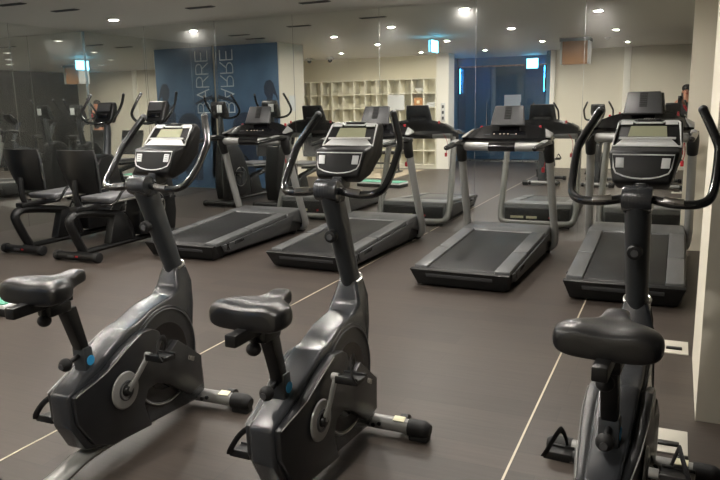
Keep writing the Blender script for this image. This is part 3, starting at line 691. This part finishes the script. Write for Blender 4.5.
for (x, y, rz, sx, sy, sz), lb in zip(((-3.089, 5.519, -.04, 1, 1.0, .985), (-1.57, 5.34, -.035, .98, .955, .975), (-.306, 5.33, .0, 1, 1.09, 1.045)),
    ('second treadmill from the left, behind the middle exercise bike', 'third treadmill from the left, standing free in the middle with bright belt', 'rightmost treadmill beside the white column, behind the right exercise bike')):
    d = dup(tm, (x, y, 0), rz, lb, 'treadmills facing the mirror'); d.scale = (sx, sy, sz)

# ------------------------------------------------------------------ recumbent bikes at the left
def make_recumbent():
    R = thing('recumbent_bike', '', 'exercise bike', group='recumbent bikes by the corner mirror')
    F = MB().tube([(-.25, 0, .055), (.25, 0, .055)], .042, 14, 1).build('rear_stabiliser', 'black_plastic', R)
    for s in (-1, 1): MB().cyl((s * .235, 0, .055), (s * .285, 0, .055), .052, .05, 18, .006).build('end_cap', 'rubber', F)
    MB().box((.03, -.044, .06), (.03, .004, .014)).build('red_mark', 'red', F)
    MB().box((-.05, -.044, .06), (.08, .004, .02)).build('rating_label', 'plate_grey', F)
    MB().tube([(0, 0, .07), (0, .10, .075), (0, .6, .075), (0, 1.3, .07), (0, 1.45, .06)], .035, 12, 4, flat=(1.3, .9)).build('floor_rail', 'black_plastic', R)
    MB().tube([(0, .08, .08), (0, .0, .24), (0, -.06, .40), (0, .0, .46), (0, .14, .46), (0, .45, .41), (0, .62, .37), (0, .72, .25), (0, .76, .09)], .042, 12, 5, flat=(1.2, 1)).build('seat_frame', 'black_plastic', R)
    MB().prism([(.40, .10), (.74, .10), (.66, .38), (.50, .40)], .05, 0, .012).build('support_panel', 'black_plastic', R)
    G = MB().tube([(0, 1.45, .05), (0, 1.47, .05)], .03, 10, 1).tube([(-.27, 1.46, .048), (.27, 1.46, .048)], .038, 14, 1).build('front_stabiliser', 'black_plastic', R)
    for s in (-1, 1): MB().cyl((s * .245, 1.46, .046), (s * .29, 1.46, .046), .046, .044, 18, .006).build('end_cap', 'rubber', G)
    MB().box((0, .25, .515), (.10, .5, .05), .01).build('seat_carriage', 'black_plastic', R)
    MB().hexa([(-.20, .30, .54), (.20, .30, .54), (.17, .80, .555), (-.17, .80, .555)], [(-.21, .28, .605), (.21, .28, .605), (.18, .82, .615), (-.18, .82, .615)], .028, 3).build('seat_pad', 'pad_grey', R)
    MB().tube([(-.215, .33, .555), (-.185, .81, .565), (.185, .81, .565), (.215, .33, .555)], .012, 8, 3).build('pad_trim', 'silver', R)
    # backrest, hollow shell with light edge
    rings = []
    for k in range(9):
        t = k / 8; z = .66 + .43 * t; y = .15 - .10 * t - .03 * math.sin(PI * t); hw = lerp(.18, .245, t * 1.2) * (1 if t < .9 else .96)
        rings.append([(hw * math.cos(a) if abs(math.cos(a)) < .9 else hw * math.copysign(1, math.cos(a)), y + .035 * math.sin(a) + .05 * (math.cos(a) ** 2), z) for a in [2 * PI * q / 20 for q in range(20)]])
    bk = MB().loft(rings).build('backrest', 'black_plastic', R)
    for s in (-1, 1): MB().tube([(s * .185, .19, .67), (s * .225, .15, .82), (s * .245, .11, .98), (s * .236, .09, 1.085)], .009, 8, 4).build('edge_trim', 'plate_grey', bk)
    MB().tube([(0, .1, .50), (0, .05, .62), (0, .06, .8)], .03, 10, 3).build('back_post', 'black_plastic', R)
    for s in (-1, 1):
        h = MB().tube([(s * .12, .25, .53), (s * .27, .27, .55), (s * .30, .36, .66), (s * .30, .50, .73)], .014, 10, 4).build('seat_handle', 'grip', R)
        MB().tube([(s * .30, .42, .70), (s * .30, .47, .718)], .0165, 10, 1).build('pulse_sensor', 'chrome', h)
    # front housing with cranks
    hous = [(.82, .12), (.80, .36), (.86, .56), (.96, .78), (1.08, .92), (1.22, .96), (1.33, .90), (1.40, .58), (1.42, .30), (1.38, .10)]
    MB().prism(hous, .11, 0, .025, 3).build('front_housing', 'black_plastic', R)
    for s in (-1, 1):
        k = MB().cyl((s * .108, 1.06, .42), (s * .118, 1.06, .42), .16, .15, 36, .004).build('crank_disc', 'shell_spine', R)
        MB().torus((s * .119, 1.06, .42), (1, 0, 0), .145, .004, 36, 6).build('disc_ring', 'silver', k)
        a0 = .5 if s > 0 else .5 + PI; py, pz = 1.06 + .16 * math.cos(a0), .42 + .16 * math.sin(a0)
        MB().tube([(s * .118, 1.06, .42), (s * .135, (1.06 + py) / 2, (.42 + pz) / 2), (s * .14, py, pz)], .013, 8, 2).build('crank_arm', 'brushed', R)
        p = MB().box((s * .195, py, pz), (.10, .10, .03), .008).build('pedal', 'black_plastic', R)
        MB().tube([(s * .24, py - .05, pz), (s * .22, py - .02, pz + .08), (s * .19, py + .03, pz + .08), (s * .16, py + .05, pz)], .008, 8, 3, flat=(1.5, .5)).build('pedal_strap', 'rubber', p)
    # mast, handlebar, console
    MB().tube([(0, 1.25, .80), (0, 1.30, 1.0), (0, 1.33, 1.22), (0, 1.33, 1.36)], [.055, .045, .04, .035], 14, 4).build('console_mast', 'post_metal', R)
    for s in (-1, 1):
        h = MB().tube([(s * .02, 1.30, 1.32), (s * .10, 1.24, 1.31), (s * .20, 1.20, 1.34), (s * .275, 1.22, 1.42), (s * .28, 1.30, 1.53), (s * .255, 1.37, 1.64)], .016, 12, 5).build('handlebar', 'grip', R)
        MB().ball((s * .255, 1.37, 1.64), .018, 12).build('end_plug', 'plate_grey', h)
    C = MB().prism([(1.26, 1.33), (1.29, 1.43), (1.34, 1.55), (1.38, 1.56), (1.40, 1.50), (1.38, 1.38), (1.34, 1.31)], .13, 0, .02, 3).build('console', 'black_plastic', R)
    MB().hexa([(-.10, 1.287, 1.45), (.10, 1.287, 1.45), (.095, 1.326, 1.535), (-.095, 1.326, 1.535)], [(-.10, 1.282, 1.453), (.10, 1.282, 1.453), (.095, 1.321, 1.538), (-.095, 1.321, 1.538)]).build('screen', 'plate_grey', C)
    MB().box((0, 1.268, 1.40), (.16, .02, .05), .005, Matrix.Rotation(-.3, 3, 'X')).build('key_panel', 'gloss_black', C)
    MB().box((.05, 1.405, 1.45), (.09, .004, .11), .001).build('paper_label', 'paper', C)
    return R
rc = make_recumbent()
rc['label'] = 'black recumbent bike at left, nearer the leftmost treadmill of the two'
rc.location = (-5.50, 5.16, 0); rc.rotation_euler = (0, 0, .03); rc.scale = (1, 1.07, 1.03)
dup(rc, (-6.36, 5.24, 0), .03, 'black recumbent bike cut by the left picture edge, beside the corner mirror', 'recumbent bikes by the corner mirror')

# ------------------------------------------------------------------ the photographer behind the camera (seen in the mirrors)
def skin_mesh(name, verts, edges, radii, root, material, sub=2):
    me = bpy.data.meshes.new(name); me.from_pydata(verts, edges, []); o = bpy.data.objects.new(name, me); COL.objects.link(o)
    md = o.modifiers.new('skin', 'SKIN'); md.use_smooth_shade = True
    for i, r in enumerate(radii):
        r = (r, r) if not isinstance(r, tuple) else r
        me.skin_vertices[0].data[i].radius = r; me.skin_vertices[0].data[i].use_root = (i == root)
    s = o.modifiers.new('sub', 'SUBSURF'); s.levels = sub; s.render_levels = sub
    dg = bpy.context.evaluated_depsgraph_get(); dg.update()
    nm = bpy.data.meshes.new_from_object(o.evaluated_get(dg)); bpy.data.objects.remove(o); bpy.data.meshes.remove(me)
    nm.materials.clear(); nm.materials.append(M[material]); nm.name = name
    for p in nm.polygons: p.use_smooth = True
    return nm
P = thing('person', 'person in dark clothes with a red cuff holding up a phone, mirrored beside the column', 'person', (.12, -.43, 0))
V, Ed, Rr = [], [], []
def jn(p, r, par=None):
    V.append(p); Rr.append(r); i = len(V) - 1
    if par is not None: Ed.append((par, i))
    return i
pel = jn((0, 0, .93), (.15, .11)); wa = jn((0, 0, 1.08), (.13, .095), pel); ch = jn((0, .0, 1.27), (.15, .105), wa); nb = jn((0, -.01, 1.42), (.075, .07), ch); nk = jn((0, .0, 1.50), (.052, .055), nb); hd0 = jn((0, .02, 1.58), (.07, .08), nk); hd1 = jn((0, .025, 1.68), (.075, .09), hd0); hd2 = jn((0, .015, 1.745), (.05, .06), hd1)
for s in (-1, 1):
    hp = jn((s * .09, 0, .86), .09, pel); kn = jn((s * .10, .02, .48), .058, hp); an = jn((s * .11, -.02, .09), .038, kn); ft = jn((s * .12, .12, .04), .035, an)
    so = jn((s * .18, 0, 1.40), .055, ch); el = jn((s * .23, .10, 1.16), .040, so)
    tx = -.12 + s * .045
    wr = jn((tx + s * .045, .30, 1.40), .026, el); pm = jn((tx + s * .012, .335, 1.46), (.036, .018), wr)
    for q in range(4):
        a = jn((tx - s * .004, .352, 1.485 - .018 * q), .0095, pm); b = jn((tx - s * .028, .358, 1.488 - .018 * q), .0085, a); jn((tx - s * .046 + s * .004 * q, .352, 1.488 - .018 * q), .0075, b)
    th = jn((tx + s * .004, .318, 1.475), .0105, pm); jn((tx - s * .016, .326, 1.492), .009, th)
body = skin_mesh('body', V, Ed, Rr, 0, 'skin')
bo = bpy.data.objects.new('body', body); COL.objects.link(bo); bo.parent = P
# face details in the same head: nose, eyes, mouth, ears
MB().ball((0, .115, 1.65), (.012, .018, .02)).ball((-.08, .02, 1.65), (.012, .02, .03)).ball((.08, .02, 1.65), (.012, .02, .03)).build('face_feature', 'skin', bo)
MB().ball((-.03, .102, 1.675), (.014, .008, .008)).ball((.03, .102, 1.675), (.014, .008, .008)).build('eye', 'phone_black', bo)
MB().ball((0, .106, 1.605), (.024, .008, .008)).build('mouth', 'red', bo)
hair = MB()
hair.ball((0, -.005, 1.715), (.098, .108, .085)).ball((0, -.05, 1.62), (.092, .07, .13)).ball((.07, -.02, 1.56), (.035, .05, .12)).ball((-.07, -.02, 1.56), (.035, .05, .12))
hair.build('hair', 'hair', P)
sv, se, sr = [(0, 0, .90), (0, 0, 1.08), (0, 0, 1.27), (0, -.01, 1.41), (.18, 0, 1.40), (.22, .07, 1.24), (-.18, 0, 1.40), (-.22, .07, 1.24)], [(0, 1), (1, 2), (2, 3), (2, 4), (4, 5), (2, 6), (6, 7)], [(.175, .13), (.155, .115), (.172, .125), (.085, .08), .075, .062, .075, .062]
so_ = bpy.data.objects.new('shirt', skin_mesh('shirt', sv, se, sr, 0, 'shirt_dark')); COL.objects.link(so_); so_.parent = P
tv = [(0, 0, .93), (.09, 0, .84), (.10, .02, .48), (.11, -.02, .10), (-.09, 0, .84), (-.10, .02, .48), (-.11, -.02, .10)]
to = bpy.data.objects.new('trousers', skin_mesh('trousers', tv, [(0, 1), (1, 2), (2, 3), (0, 4), (4, 5), (5, 6)], [(.165, .125), .105, .075, .062, .105, .075, .062], 0, 'trouser')); COL.objects.link(to); to.parent = P
for s in (-1, 1): MB().tube([(-.12 + s * .20, .17, 1.25), (-.12 + s * .12, .25, 1.34), (-.12 + s * .096, .285, 1.38)], [.05, .042, .038], 12, 3).build('cuff', 'shirt_red', P)
for s in (-1, 1): MB().ball((s * .118, .05, .04), (.05, .13, .05)).box((s * .118, .05, .012), (.085, .24, .024), .01).build('shoe', 'white_plastic', P)
t = thing('smartphone', 'dark smartphone held up in the person’s hands', 'phone', (0, -.045, 1.475))
MB().box((0, 0, .01), (.075, .009, .155), .004).build('case', 'phone_black', t)
MB().box((0, -.0048, .01), (.068, .001, .146)).build('screen', 'gloss_black', t)
MB().box((-.02, .0055, .06), (.025, .003, .03), .001).build('lens_block', 'plate_grey', t)
